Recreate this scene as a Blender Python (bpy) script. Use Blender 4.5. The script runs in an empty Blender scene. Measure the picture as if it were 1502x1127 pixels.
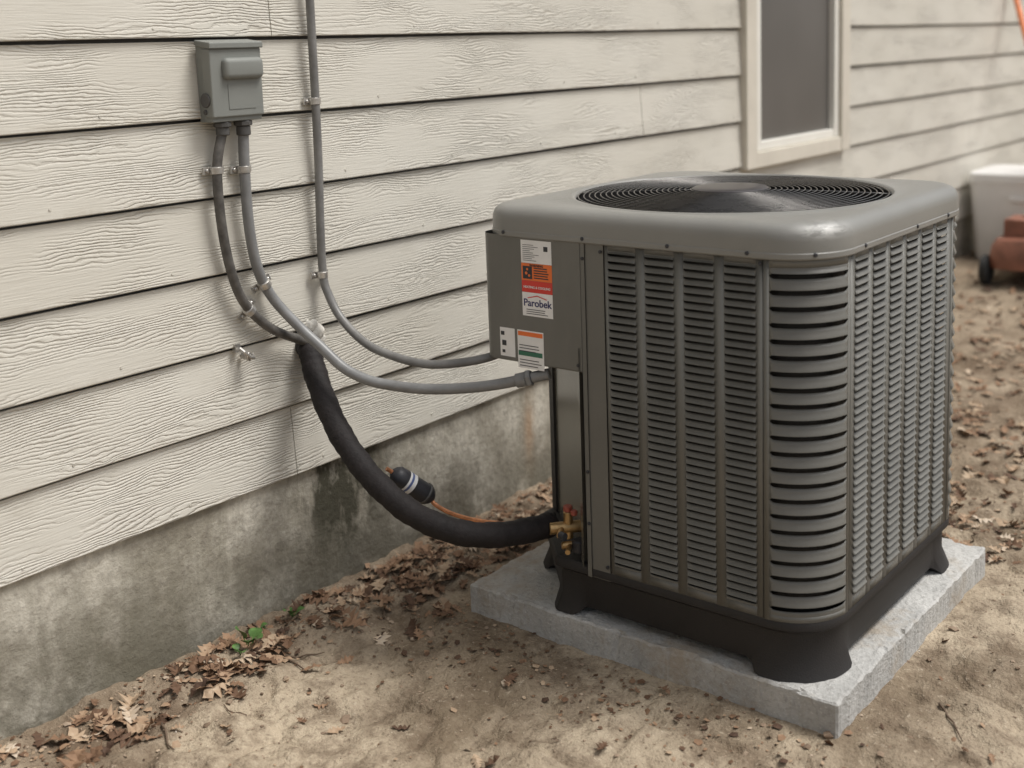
import bpy, bmesh, math, random
import numpy as np
from mathutils import Vector, Matrix
random.seed(7)
S=bpy.context.scene
COL=S.collection
# ------------------------------------------------------------------ helpers
def link(o,parent=None):
    COL.objects.link(o)
    if parent: o.parent=parent
    return o
def empty(name):
    o=bpy.data.objects.new(name,None); o.empty_display_size=.1; return link(o)
def mobj(name,V,F,mat,parent=None,smooth=False,auto=None):
    me=bpy.data.meshes.new(name); me.from_pydata([tuple(v) for v in V],[],[tuple(f) for f in F]); me.validate(); me.update()
    if mat: me.materials.append(mat)
    if smooth:
        me.polygons.foreach_set('use_smooth',[True]*len(me.polygons))
        if auto is not None:
            try: me.set_sharp_from_angle(angle=math.radians(auto))
            except Exception: pass
    return link(bpy.data.objects.new(name,me),parent)
class MB:
    def __init__(s): s.V=[];s.F=[]
    def add(s,V,F):
        b=len(s.V); s.V+=[tuple(v) for v in V]; s.F+=[tuple(i+b for i in f) for f in F]
    def box(s,x0,x1,y0,y1,z0,z1):
        s.add([(x0,y0,z0),(x1,y0,z0),(x1,y1,z0),(x0,y1,z0),(x0,y0,z1),(x1,y0,z1),(x1,y1,z1),(x0,y1,z1)],
              [(0,3,2,1),(4,5,6,7),(0,1,5,4),(1,2,6,5),(2,3,7,6),(3,0,4,7)])
    def tube(s,P,r,seg=16,caps=True):
        P=[Vector(p) for p in P]; n=len(P)
        R=r if hasattr(r,'__len__') else [r]*n
        T=[(P[min(i+1,n-1)]-P[max(i-1,0)]).normalized() for i in range(n)]
        u=T[0].orthogonal().normalized(); V=[]
        for i in range(n):
            u=(u-T[i]*u.dot(T[i])).normalized(); w=T[i].cross(u)
            for k in range(seg):
                a=2*math.pi*k/seg; V.append(P[i]+(u*math.cos(a)+w*math.sin(a))*R[i])
        F=[(i*seg+k,i*seg+(k+1)%seg,(i+1)*seg+(k+1)%seg,(i+1)*seg+k) for i in range(n-1) for k in range(seg)]
        if caps: F.append(tuple(range(seg))[::-1]); F.append(tuple((n-1)*seg+k for k in range(seg)))
        s.add(V,F)
    def cyl(s,a,b,r,seg=20,bev=0.0):
        a=Vector(a);b=Vector(b)
        if bev:
            d=(b-a).normalized()
            s.tube([a,a+d*bev,b-d*bev,b],[r-bev,r,r,r-bev],seg)
        else: s.tube([a,b],r,seg)
    def obj(s,name,mat,parent=None,smooth=False,auto=None): return mobj(name,s.V,s.F,mat,parent,smooth,auto)
def bevel(o,w,seg=2):
    m=o.modifiers.new('bevel','BEVEL'); m.width=w; m.segments=seg; m.limit_method='ANGLE'; m.angle_limit=math.radians(40)
    return o
def spline(P,n=10):
    P=[Vector(p) for p in P]; Q=[P[0]*2-P[1]]+P+[P[-1]*2-P[-2]]; out=[]
    for i in range(1,len(Q)-2):
        p0,p1,p2,p3=Q[i-1:i+3]
        for k in range(n):
            t=k/n
            out.append(.5*((2*p1)+(-p0+p2)*t+(2*p0-5*p1+4*p2-p3)*t*t+(-p0+3*p1-3*p2+p3)*t**3))
    out.append(P[-1])
    for _ in range(4):
        out=[out[0]]+[(out[i-1]+out[i]*2+out[i+1])/4 for i in range(1,len(out)-1)]+[out[-1]]
    return out
# ------------------------------------------------------------------ node helpers
class NT:
    def __init__(s,name):
        s.m=bpy.data.materials.new(name); s.m.use_nodes=True; s.t=s.m.node_tree
        s.b=s.t.nodes['Principled BSDF']
    def n(s,typ): return s.t.nodes.new(typ)
    def set(s,sock,v):
        if isinstance(v,bpy.types.NodeSocket): s.t.links.new(v,sock)
        else: sock.default_value=v
    def math(s,op,a,b=0.0,c=0.0,clamp=False):
        n=s.n('ShaderNodeMath'); n.operation=op; n.use_clamp=clamp
        s.set(n.inputs[0],a); s.set(n.inputs[1],b); s.set(n.inputs[2],c); return n.outputs[0]
    def coords(s): return s.n('ShaderNodeTexCoord').outputs['Object']
    def mapping(s,vec,scale=(1,1,1),loc=(0,0,0)):
        n=s.n('ShaderNodeMapping'); s.set(n.inputs['Vector'],vec); n.inputs['Scale'].default_value=scale; n.inputs['Location'].default_value=loc; return n.outputs[0]
    def noise(s,vec,scale=5,detail=4,rough=.55,dist=0):
        n=s.n('ShaderNodeTexNoise'); s.set(n.inputs['Vector'],vec); n.inputs['Scale'].default_value=scale
        n.inputs['Detail'].default_value=detail; n.inputs['Roughness'].default_value=rough; n.inputs['Distortion'].default_value=dist; return n.outputs[0]
    def ramp(s,f,stops):
        n=s.n('ShaderNodeValToRGB'); s.set(n.inputs[0],f); e=n.color_ramp.elements
        while len(e)<len(stops): e.new(.5)
        for i,(p,c) in enumerate(stops):
            e[i].position=p; e[i].color=(c,c,c,1) if not hasattr(c,'__len__') else (*c,1)
        return n.outputs[0]
    def mix(s,f,a,b,mode='MIX'):
        n=s.n('ShaderNodeMix'); n.data_type='RGBA'; n.blend_type=mode
        s.set(n.inputs[0],f)
        for i,v in ((6,a),(7,b)):
            if hasattr(v,'__len__'): v=(*v[:3],1)
            s.set(n.inputs[i],v)
        return n.outputs[2]
    def sep(s,v):
        n=s.n('ShaderNodeSeparateXYZ'); s.set(n.inputs[0],v); return n.outputs
    def comb(s,x,y,z):
        n=s.n('ShaderNodeCombineXYZ'); s.set(n.inputs[0],x);s.set(n.inputs[1],y);s.set(n.inputs[2],z); return n.outputs[0]
    def bump(s,h,dist,strength=1,norm=None):
        n=s.n('ShaderNodeBump'); s.set(n.inputs['Height'],h); n.inputs['Distance'].default_value=dist; n.inputs['Strength'].default_value=strength
        if norm: s.set(n.inputs['Normal'],norm)
        return n.outputs[0]
    def blob(s,terms):
        acc=None
        for v,c0,w in terms:
            a=s.math('POWER',s.math('ABSOLUTE',s.math('DIVIDE',s.math('SUBTRACT',v,c0),w)),2.0)
            acc=a if acc is None else s.math('ADD',acc,a)
        return s.math('EXPONENT',s.math('MULTIPLY',acc,-1.0))
    def out(s,col=None,rough=None,normal=None,metal=None,spec=None):
        if col is not None: s.set(s.b.inputs['Base Color'],(*col,1) if isinstance(col,tuple) else col)
        if rough is not None: s.set(s.b.inputs['Roughness'],rough)
        if normal is not None: s.set(s.b.inputs['Normal'],normal)
        if metal is not None: s.set(s.b.inputs['Metallic'],metal)
        if spec is not None: s.set(s.b.inputs['Specular IOR Level'],spec)
        return s.m
def simple(name,col,rough=.5,metal=0,var=.15,scale=20,bd=.0,bs=300,spec=.5):
    t=NT(name); c=t.coords(); n=t.noise(c,scale,3,.6)
    dark=tuple(x*(1-var) for x in col); lite=tuple(min(1,x*(1+var)) for x in col)
    cc=t.mix(t.ramp(n,[(.3,0),(.7,1)]),dark,lite)
    nm=t.bump(t.noise(c,bs,2,.5),bd) if bd else None
    rr=t.math('ADD',rough-.06,t.math('MULTIPLY',n,.12))
    return t.out(cc,rr,nm,metal,spec)
# ------------------------------------------------------------------ materials
Z0=.3315; E=.178
def m_siding():
    t=NT('siding_paint'); c=t.coords(); x,y,z=t.sep(c)
    bi=t.math('FLOOR',t.math('DIVIDE',t.math('SUBTRACT',z,Z0),E))
    xo=t.math('ADD',x,t.math('MULTIPLY',bi,7.37))
    v=t.comb(xo,0.0,z)
    n1=t.noise(t.mapping(v,(1.9,1,8)),1,3,.55,.7)
    n2=t.noise(t.mapping(v,(22,1,70)),1,3,.65)
    ph=t.math('ADD',t.math('MULTIPLY',z,900),t.math('MULTIPLY',n1,68))
    ph=t.math('ADD',ph,t.math('MULTIPLY',n2,9))
    ridge=t.math('MULTIPLY_ADD',t.math('SINE',ph),.5,.5)
    ridge=t.ramp(ridge,[(.0,0),(.45,.85),(1,1)])
    mask=t.ramp(t.noise(t.mapping(v,(2.6,1,8)),1,2,.6),[(.42,0.0),(.62,1)])
    fine=t.noise(t.mapping(v,(11,1,260)),1,2,.6)
    h=t.mix(mask,(.85,.85,.85),ridge)
    h=t.math('ADD',t.math('MULTIPLY',h,.75),t.math('MULTIPLY',fine,.38))
    big=t.noise(v,1.3,3,.6)
    col=t.mix(t.ramp(big,[(.3,0),(.7,1)]),(.605,.573,.50),(.685,.657,.588))
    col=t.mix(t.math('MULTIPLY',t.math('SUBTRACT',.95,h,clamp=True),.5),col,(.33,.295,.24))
    spots=t.ramp(t.noise(t.mapping(c,(1,1,1.6)),7,5,.7),[(.56,0),(.76,.45)])
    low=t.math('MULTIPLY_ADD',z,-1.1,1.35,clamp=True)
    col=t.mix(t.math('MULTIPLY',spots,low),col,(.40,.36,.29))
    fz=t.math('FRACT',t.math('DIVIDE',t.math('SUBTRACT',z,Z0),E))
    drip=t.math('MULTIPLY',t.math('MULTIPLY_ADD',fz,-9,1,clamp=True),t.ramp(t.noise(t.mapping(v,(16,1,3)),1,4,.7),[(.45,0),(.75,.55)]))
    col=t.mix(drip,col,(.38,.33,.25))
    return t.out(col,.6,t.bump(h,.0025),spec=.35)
def m_found():
    t=NT('foundation_concrete'); c=t.coords(); x,y,z=t.sep(c)
    n=t.noise(c,3.6,6,.68); f=t.noise(c,45,4,.7); st=t.noise(t.mapping(c,(8,8,1.3)),1,5,.68,.6)
    col=t.mix(t.ramp(n,[(.38,0),(.62,1)]),(.33,.30,.24),(.68,.64,.55))
    col=t.mix(t.ramp(st,[(.48,0),(.70,.6)]),col,(.215,.195,.145))
    col=t.mix(t.ramp(f,[(.45,0),(.75,.6)]),col,(.17,.145,.12))
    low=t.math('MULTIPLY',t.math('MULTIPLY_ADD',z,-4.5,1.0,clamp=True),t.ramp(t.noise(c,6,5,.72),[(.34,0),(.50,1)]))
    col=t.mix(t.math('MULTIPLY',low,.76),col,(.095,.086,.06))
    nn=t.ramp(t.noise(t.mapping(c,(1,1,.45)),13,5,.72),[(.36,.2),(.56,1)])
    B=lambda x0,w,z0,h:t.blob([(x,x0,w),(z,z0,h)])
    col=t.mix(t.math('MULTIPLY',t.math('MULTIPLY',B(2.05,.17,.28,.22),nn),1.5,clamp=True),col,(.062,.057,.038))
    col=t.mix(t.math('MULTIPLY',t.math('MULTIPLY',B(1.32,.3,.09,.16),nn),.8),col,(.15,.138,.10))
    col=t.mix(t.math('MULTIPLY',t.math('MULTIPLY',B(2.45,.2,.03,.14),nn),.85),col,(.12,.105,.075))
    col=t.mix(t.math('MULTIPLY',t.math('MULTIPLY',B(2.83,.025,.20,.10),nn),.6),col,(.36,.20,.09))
    h=t.math('ADD',t.math('MULTIPLY',n,1.0),t.math('MULTIPLY',f,.4))
    return t.out(col,.9,t.bump(h,.009))
def m_ground():
    t=NT('dirt_soil'); c=t.coords(); x,y,z=t.sep(c)
    n=t.noise(c,1.9,5,.62,.3); m=t.noise(c,9,5,.72); f=t.noise(c,75,3,.7)
    col=t.mix(t.ramp(n,[(.38,0),(.60,1)]),(.205,.158,.108),(.455,.375,.275))
    col=t.mix(t.ramp(m,[(.46,0),(.63,.78)]),col,(.155,.113,.077))
    col=t.mix(t.ramp(f,[(.30,.6),(.46,0)]),col,(.14,.10,.07))
    col=t.mix(t.ramp(f,[(.60,0),(.74,.6)]),col,(.57,.485,.375))
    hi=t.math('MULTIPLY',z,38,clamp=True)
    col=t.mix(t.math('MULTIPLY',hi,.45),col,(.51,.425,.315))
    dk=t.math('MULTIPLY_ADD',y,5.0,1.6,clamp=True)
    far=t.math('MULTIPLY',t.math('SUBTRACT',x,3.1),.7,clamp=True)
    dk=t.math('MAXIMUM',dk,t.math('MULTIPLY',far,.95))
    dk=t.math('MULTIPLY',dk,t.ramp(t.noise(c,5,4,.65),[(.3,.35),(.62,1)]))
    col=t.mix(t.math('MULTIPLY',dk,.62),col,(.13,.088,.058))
    h=t.math('ADD',t.math('MULTIPLY',m,1.0),t.math('MULTIPLY',f,.55))
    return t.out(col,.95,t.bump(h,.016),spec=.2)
def m_pad():
    t=NT('pad_concrete'); c=t.coords(); n=t.noise(c,6,5,.65); f=t.noise(c,90,3,.7); g=t.noise(c,210,2,.5)
    col=t.mix(t.ramp(n,[(.3,0),(.7,1)]),(.35,.345,.33),(.53,.52,.495))
    col=t.mix(t.ramp(f,[(.50,0),(.72,.55)]),col,(.22,.21,.195))
    col=t.mix(t.ramp(g,[(.62,0),(.70,.35)]),col,(.74,.72,.69))
    d=t.ramp(t.noise(c,4,5,.75),[(.50,0),(.66,.75)])
    col=t.mix(d,col,(.33,.27,.20))
    return t.out(col,.9,t.bump(t.math('ADD',n,t.math('MULTIPLY',f,.7)),.006))
def m_paint(name,col,rough=.42,dirt=.18,glint_scuff=False):
    t=NT(name); c=t.coords(); n=t.noise(c,4,3,.6); f=t.noise(c,700,2,.5); d=t.noise(t.mapping(c,(14,14,5)),1,4,.7)
    a=t.mix(t.ramp(n,[(.3,0),(.7,1)]),tuple(x*.92 for x in col),tuple(x*1.08 for x in col))
    a=t.mix(t.ramp(d,[(.5,0),(.8,dirt)]),a,(.26,.24,.21))
    if glint_scuff:   # pale smear painted for sky reflection and wear on the lid's front corner
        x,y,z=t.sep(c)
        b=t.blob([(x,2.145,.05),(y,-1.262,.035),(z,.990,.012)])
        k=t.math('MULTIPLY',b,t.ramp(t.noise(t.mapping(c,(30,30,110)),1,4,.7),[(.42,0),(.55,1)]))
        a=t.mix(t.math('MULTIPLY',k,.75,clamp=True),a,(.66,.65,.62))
    r=t.math('ADD',rough,t.math('MULTIPLY',d,.15))
    return t.out(a,r,t.bump(f,.0005))
def m_leaf():
    t=NT('dry_leaf'); a=t.n('ShaderNodeAttribute'); a.attribute_name='rnd'
    n=t.noise(t.coords(),60,2,.6)
    v=t.math('ADD',a.outputs['Fac'],t.math('MULTIPLY',t.math('SUBTRACT',n,.5),.3))
    col=t.ramp(v,[(0,(.06,.035,.024)),(.35,(.15,.085,.05)),(.62,(.29,.18,.11)),(.85,(.42,.31,.21)),(1,(.55,.46,.36))])
    return t.out(col,.75,None,spec=.3)
def m_clod():
    t=NT('soil_clod'); a=t.n('ShaderNodeAttribute'); a.attribute_name='rnd'
    col=t.ramp(a.outputs['Fac'],[(0,(.09,.062,.042)),(.5,(.26,.19,.135)),(.9,(.46,.37,.28)),(1,(.6,.55,.48))])
    return t.out(col,.95,spec=.2)
M={}
M['siding']=m_siding(); M['found']=m_found(); M['ground']=m_ground(); M['pad']=m_pad()
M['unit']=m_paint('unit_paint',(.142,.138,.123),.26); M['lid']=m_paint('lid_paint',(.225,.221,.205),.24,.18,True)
M['leaf']=m_leaf(); M['clod']=m_clod()
M['base']=simple('base_plastic',(.014,.012,.0115),.6,0,.25,12,.0006)
M['dark']=simple('interior_dark',(.010,.009,.009),.7)
M['wire']=simple('guard_wire',(.12,.115,.11),.28,.7)
M['blade']=simple('fan_blade',(.012,.011,.011),.7,0,.15,20,0,300,.2)
M['fan']=simple('fan_blade_metal',(.035,.031,.032),.42,.2,.15,20)
M['hub']=simple('guard_hub_paint',(.05,.045,.046),.32)
M['trim']=simple('window_trim_paint',(.64,.595,.51),.6,0,.08,5)
M['vinyl']=simple('window_vinyl',(.78,.76,.70),.4,0,.05,5)
M['box']=m_paint('disconnect_paint',(.215,.222,.205),.45,.1)
M['cond']=simple('conduit_grey',(.185,.18,.172),.4,0,.2,25)
M['cond2']=simple('conduit_pvc',(.21,.21,.208),.38,0,.15,25)
M['conddirty']=simple('conduit_weathered',(.095,.088,.080),.5,0,.5,30)
M['fit']=simple('fitting_dark',(.08,.077,.074),.5)
M['strap']=simple('strap_galvanised',(.55,.53,.50),.35,.8,.2,60)
M['foam']=simple('pipe_foam',(.014,.011,.011),.72,0,.3,30,.0015,120,.35)
M['copper']=simple('copper',(.55,.25,.13),.35,.9,.3,50)
M['brass']=simple('brass',(.45,.30,.14),.4,.85,.3,50)
M['red']=simple('red_cap',(.30,.07,.045),.55)
M['white']=simple('label_white',(.78,.77,.76),.45,0,.04,30)
M['orange']=simple('label_orange',(.80,.17,.03),.45,0,.05)
M['redl']=simple('label_red',(.62,.04,.025),.45,0,.05)
M['green']=simple('label_green',(.03,.15,.09),.45,0,.05)
M['ink']=simple('label_ink',(.03,.03,.035),.5)
M['caulk']=simple('caulk',(.66,.63,.57),.6,0,.2,60,.001)
M['binw']=simple('bin_plastic',(.82,.81,.79),.4,0,.06,4)
M['rubber']=simple('rubber',(.02,.02,.02),.8)
M['mower']=simple('mower_paint',(.24,.10,.065),.45,0,.4,8)
M['metal']=simple('metal_grey',(.3,.29,.28),.4,.7)
M['handle']=simple('fibreglass_orange',(.70,.20,.06),.5)
M['grass']=simple('weed_green',(.08,.16,.04),.5,0,.35,80)
t=NT('window_screen'); cc=t.coords(); w=t.noise(cc,1.2,3,.5)
M['glass']=t.out(t.mix(t.ramp(w,[(.3,0),(.7,1)]),(.10,.093,.085),(.15,.14,.13)),.35)
t=NT('coil_fins'); cc=t.coords(); x,y,z=t.sep(cc)
s=t.math('SINE',t.math('MULTIPLY',z,900))
M['coil']=t.out(t.mix(t.math('MULTIPLY_ADD',s,.5,.5),(.008,.008,.008),(.022,.021,.020)),.6)

# ------------------------------------------------------------------ house
house=empty('house')
XL,XR=-4.0,13.0; NL=14; ZT=Z0+NL*E
WX0,WX1,WZ0,WZ1=4.196,5.163,.855,2.02
joints={k:[] for k in range(NL)}
joints[0]+=[1.885,5.6]; joints[4]+=[3.491,7.1]; joints[6]+=[1.891]; joints[2]+=[6.856,3.9]; joints[1]+=[.2,7.9]; joints[3]+=[-.6,8.4]; joints[7]+=[3.1]
b=MB()
for k in range(NL):
    z=Z0+k*E; zt=z+E-.0075
    xs=sorted([XL,XR]+joints[k]); segs=list(zip(xs[:-1],xs[1:]))
    if z+E>.9 and z<WZ1-.05:
        out=[]
        for a,c in segs:
            if a<WX0 and c>WX1: out+=[(a,WX0+.04),(WX1-.04,c)]
            else: out.append((a,c))
        segs=out
    for a,c in segs:
        g=.0013; a+=g; c-=g
        yb=.0; yt=.011; nseg=max(1,int((c-a)/.35))
        xsn=np.linspace(a,c,nseg+1); V=[];F=[]
        for i,xx in enumerate(xsn):
            wob=.0010*math.sin(xx*2.1+k*1.7)+.0007*math.sin(xx*5.3+k)
            V+=[(xx,yb+.012,z+wob),(xx,yb+.0012,z+wob),(xx,yb,z+.0022+wob),(xx,yt,zt),(xx,yt+.012,zt-.001)]
            if i:
                p=5*(i-1);q=5*i
                for j in range(4): F.append((p+j,q+j,q+j+1,p+j+1))
        F+=[(0,1,2,3,4),(5*nseg+4,5*nseg+3,5*nseg+2,5*nseg+1,5*nseg)]
        b.add(V,F)
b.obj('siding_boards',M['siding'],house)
b=MB(); b.box(XL,WX0+.05,.0265,.12,Z0+.01,ZT); b.box(WX1-.05,XR,.0265,.12,Z0+.01,ZT); b.box(WX0+.05,WX1-.05,.0265,.12,Z0+.01,.9); b.box(WX0+.05,WX1-.05,.0265,.12,WZ1-.04,ZT)
b.obj('wall_sheathing',M['fit'],house)
V=[];F=[];nx=400;nz=8
for i in range(nx+1):
    for j in range(nz+1):
        xx=XL+(XR-XL)*i/nx; zz=-.3+(Z0+.3+.008)*j/nz
        V.append((xx,.014+.0025*math.sin(xx*3.1+zz*4)+.0015*math.sin(xx*11+zz*17),zz))
for i in range(nx):
    for j in range(nz):
        a=i*(nz+1)+j; F.append((a,a+nz+1,a+nz+2,a+1))
mobj('foundation_wall',V,F,M['found'],house,True)
b=MB(); b.box(XL,XR,.1,6,-.3,Z0+.008); b.obj('foundation_slab',M['found'],house)
b=MB(); b.box(XL,XR,.13,6,Z0+.01,ZT); b.obj('house_body',M['trim'],house)
b=MB()
b.add([(XL-.3,-.25,ZT-.02),(XR+.3,-.25,ZT-.02),(XR+.3,3.05,ZT+1.3),(XL-.3,3.05,ZT+1.3),(XL-.3,6.4,ZT-.02),(XR+.3,6.4,ZT-.02),(XL-.3,-.25,ZT+.1),(XR+.3,-.25,ZT+.1),(XR+.3,3.05,ZT+1.42),(XL-.3,3.05,ZT+1.42),(XL-.3,6.4,ZT+.1),(XR+.3,6.4,ZT+.1)],
 [(0,1,2,3),(3,2,5,4),(7,6,9,8),(8,9,10,11),(0,6,7,1),(4,5,11,10),(0,3,9,6),(3,4,10,9),(1,7,8,2),(2,8,11,5)])
b.obj('roof',M['fit'],house)
# window
b=MB()
T=.085
b.box(WX0,WX0+T,-.022,.03,WZ0,WZ1); b.box(WX1-T,WX1,-.022,.03,WZ0,WZ1)
b.box(WX0+T+.001,WX1-T-.001,-.020,.03,WZ0,WZ0+.062); b.box(WX0+T+.001,WX1-T-.001,-.020,.03,WZ1-T,WZ1)
bevel(b.obj('window_trim',M['trim'],house),.003)
b=MB()
ix0,ix1,iz0,iz1=WX0+T+.002,WX1-T-.002,WZ0+.064,WZ1-T-.002
b.box(ix0,4.343,-.006,.05,iz0,iz1); b.box(5.032,ix1,-.006,.05,iz0,iz1); b.box(4.344,5.031,-.004,.05,iz0,.954); b.box(4.344,5.031,-.004,.05,iz1-.05,iz1)
b.box(4.344,5.031,.012,.05,1.56,1.60)
bevel(b.obj('window_frame',M['vinyl'],house),.003)
b=MB(); b.box(4.34,5.035,.022,.03,.95,iz1-.04); b.obj('window_screen',M['glass'],house)

# ------------------------------------------------------------------ ground
_G={}
def vnoise(X,Y,s,seed):
    if seed not in _G: _G[seed]=np.random.default_rng(seed).random((256,256))
    G=_G[seed]
    x=X/s+37.3; y=Y/s+91.7; xi=np.floor(x).astype(int); yi=np.floor(y).astype(int); fx=x-xi; fy=y-yi
    fx=fx*fx*(3-2*fx); fy=fy*fy*(3-2*fy)
    g=lambda a,c:G[a%256,c%256]
    return (g(xi,yi)*(1-fx)*(1-fy)+g(xi+1,yi)*fx*(1-fy)+g(xi,yi+1)*(1-fx)*fy+g(xi+1,yi+1)*fx*fy)-.5
PX0,PX1,PY0,PY1,PT=2.0809,2.9842,-1.3226,-.3767,.0674
def hgt(X,Y):
    X=np.asarray(X,float);Y=np.asarray(Y,float)
    h=.034*vnoise(X,Y,.6,1)+.022*vnoise(X,Y,.21,2)+.019*vnoise(X,Y,.085,3)+.013*vnoise(X,Y,.038,4)+.007*vnoise(X,Y,.018,5)
    rr=np.abs(vnoise(X,Y,.12,9)); h=h-.012*np.clip(1-rr*9,0,1)
    s=np.clip((X-4.6)/2.0,0,1); h=h+.10*s*s*(3-2*s)
    d=np.maximum(np.maximum(PX0-X,X-PX1),np.maximum(PY0-Y,Y-PY1))
    k=np.clip(d/.12,0,1); h=h*(.25+.75*k)-.002
    h=np.where(d<-.03,-.04,h)
    w=np.clip(1+Y/.18,0,1); h=h+.012*w*(Y<=.05)
    return h
def axis(lo,hi,step,far):
    core=np.arange(lo,hi,step); out=[];d=step;v=hi
    while v<far: d*=1.18; v+=d; out.append(v)
    lo2=[];d=step;v=lo
    while v>-far: d*=1.18; v-=d; lo2.append(v)
    return np.concatenate([lo2[::-1],core,out])
ax=axis(.6,4.2,.0085,70); ay=axis(-2.3,.03,.0085,70)
X,Y=np.meshgrid(ax,ay,indexing='ij'); H=hgt(X,Y)
nx,ny=X.shape
V=np.stack([X.ravel(),Y.ravel(),H.ravel()],1)
I=np.arange(nx*ny).reshape(nx,ny)
F=np.stack([I[:-1,:-1].ravel(),I[1:,:-1].ravel(),I[1:,1:].ravel(),I[:-1,1:].ravel()],1)
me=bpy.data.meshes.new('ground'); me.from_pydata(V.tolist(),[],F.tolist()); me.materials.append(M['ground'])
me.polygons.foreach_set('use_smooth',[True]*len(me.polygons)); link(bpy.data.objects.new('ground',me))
# ------------------------------------------------------------------ scattered litter
def scatter_mesh(name,protoV,protoF,items,mat,vals):
    n=len(items); pv=np.array(protoV,float); m=len(pv)
    AV=np.zeros((n*m,3))
    for i,(loc,R,sc,df) in enumerate(items):
        q=df(pv) if df else pv
        AV[i*m:(i+1)*m]=(q*sc)@R.T+loc
    F=[]
    for i in range(n):
        F+= [tuple(k+i*m for k in f) for f in protoF]
    me=bpy.data.meshes.new(name); me.from_pydata(AV.tolist(),[],F); me.materials.append(mat)
    a=me.attributes.new('rnd','FLOAT','POINT'); a.data.foreach_set('value',np.repeat(np.array(vals,float),m))
    return link(bpy.data.objects.new(name,me))
def rotm(a,tilt,td):
    return np.array(Matrix.Rotation(td,3,'Z')@Matrix.Rotation(tilt,3,'X')@Matrix.Rotation(a-td,3,'Z'))
prof=[(0,.012),(.10,.02),(.2,.17),(.28,.08),(.38,.29),(.46,.10),(.58,.34),(.68,.12),(.80,.21),(.90,.08),(1,.0)]
LV=[];LF=[]
for tt,w in prof: LV+=[(tt-.5,-w,0),(tt-.5,0,0),(tt-.5,w,0)]
for i in range(len(prof)-1):
    p=3*i; LF+=[(p,p+3,p+4,p+1),(p+1,p+4,p+5,p+2)]
def mkdef():
    c=random.uniform(.3,2.4)*random.choice([1,1,-1]); a=random.uniform(-.6,.9); tw=random.uniform(-.8,.8); wd=random.uniform(.6,1.1)
    def f(p):
        q=p.copy(); q[:,1]*=wd
        q[:,2]=c*q[:,1]**2+a*(q[:,0]**2-.15)*.8+tw*q[:,0]*q[:,1]+.03*np.sin(q[:,0]*17+c*9)
        return q
    return f
def inpad(x,y,m=.0): return PX0-m<x<PX1+m and PY0-m<y<PY1+m
items=[];vals=[]
def leaf(x,y,s,v,lift=.004):
    if y>-.015: return
    if inpad(x,y,.02): return
    z=float(hgt(x,y))+lift+s*.06
    items.append((np.array([x,y,z]),rotm(random.uniform(0,6.28),random.gauss(0,.30),random.uniform(0,6.28)),s,mkdef())); vals.append(v)
for _ in range(190):
    x=random.uniform(.9,3.2); leaf(x,-abs(random.gauss(.02,.10))-.015,random.uniform(.03,.08),random.betavariate(2,2.0))
for cx,cy,n,sp in ((1.62,-.10,34,.06),(1.9,-.09,26,.08),(2.12,-.16,32,.1),(1.25,-.12,18,.08),(2.3,-.2,46,.13),(1.0,-.2,12,.1),(2.0,-.3,12,.1),(1.50,-.13,16,.05)):
    for _ in range(n): leaf(random.gauss(cx,sp),-abs(random.gauss(-cy,sp*.7)),random.uniform(.04,.085),random.betavariate(2,1.7))
for _ in range(160): leaf(random.uniform(2.0,3.6),random.uniform(-.38,-.02),random.uniform(.03,.07),random.betavariate(2,2.5))
for _ in range(3000):
    x=3.05+abs(random.gauss(0,1.9)); y=random.uniform(-3.2,-.02); leaf(x,y,random.uniform(.03,.075),random.betavariate(2,1.6))
for _ in range(110): leaf(random.uniform(.7,3.2),random.uniform(-2.4,-.3),random.uniform(.02,.05),random.betavariate(2,2.5))
scatter_mesh('leaf_litter',LV,LF,items,M['leaf'],vals)
OV=[(1,0,0),(-1,0,0),(0,1,0),(0,-1,0),(0,0,1),(0,0,-1),(.6,.6,.5),(-.6,.5,.55),(.5,-.65,.45),(-.55,-.55,.5)]
bm=bmesh.new(); [bm.verts.new(v) for v in OV]; bmesh.ops.convex_hull(bm,input=bm.verts); bm.verts.ensure_lookup_table()
OV=[tuple(v.co) for v in bm.verts]; bm.verts.index_update(); OF=[tuple(v.index for v in f.verts) for f in bm.faces]; bm.free()
items2=[];vals2=[]
for i in range(8000):
    r=random.random()
    if r<.6: x=random.uniform(.6,3.3); y=random.uniform(-2.4,-.02)
    elif r<.78: x=random.uniform(.8,3.3); y=-abs(random.gauss(0,.14))-.01
    else: x=3.0+abs(random.gauss(0,1.4)); y=random.uniform(-2.8,-.02)
    if y>-.012 or inpad(x,y): continue
    s=min(.015,.0019*math.exp(random.gauss(.0,.65)))
    sc=np.array([s*random.uniform(.7,1.4),s*random.uniform(.7,1.3),s*random.uniform(.4,.8)])
    items2.append((np.array([x,y,float(hgt(x,y))+s*.15]),rotm(random.uniform(0,6.28),random.uniform(-.4,.4),random.uniform(0,6.28)),sc,None)); vals2.append(min(1,max(0,random.gauss(.55,.17))))
scatter_mesh('soil_clods',OV,OF,items2,M['clod'],vals2)
items3=[];vals3=[]
CV=[(-.5,-.3,0),(.1,-.45,.08),(.5,-.05,.0),(.25,.4,.12),(-.35,.3,.02),(0,0,.06)]; CF=[(0,1,5),(1,2,5),(2,3,5),(3,4,5),(4,0,5)]
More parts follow.
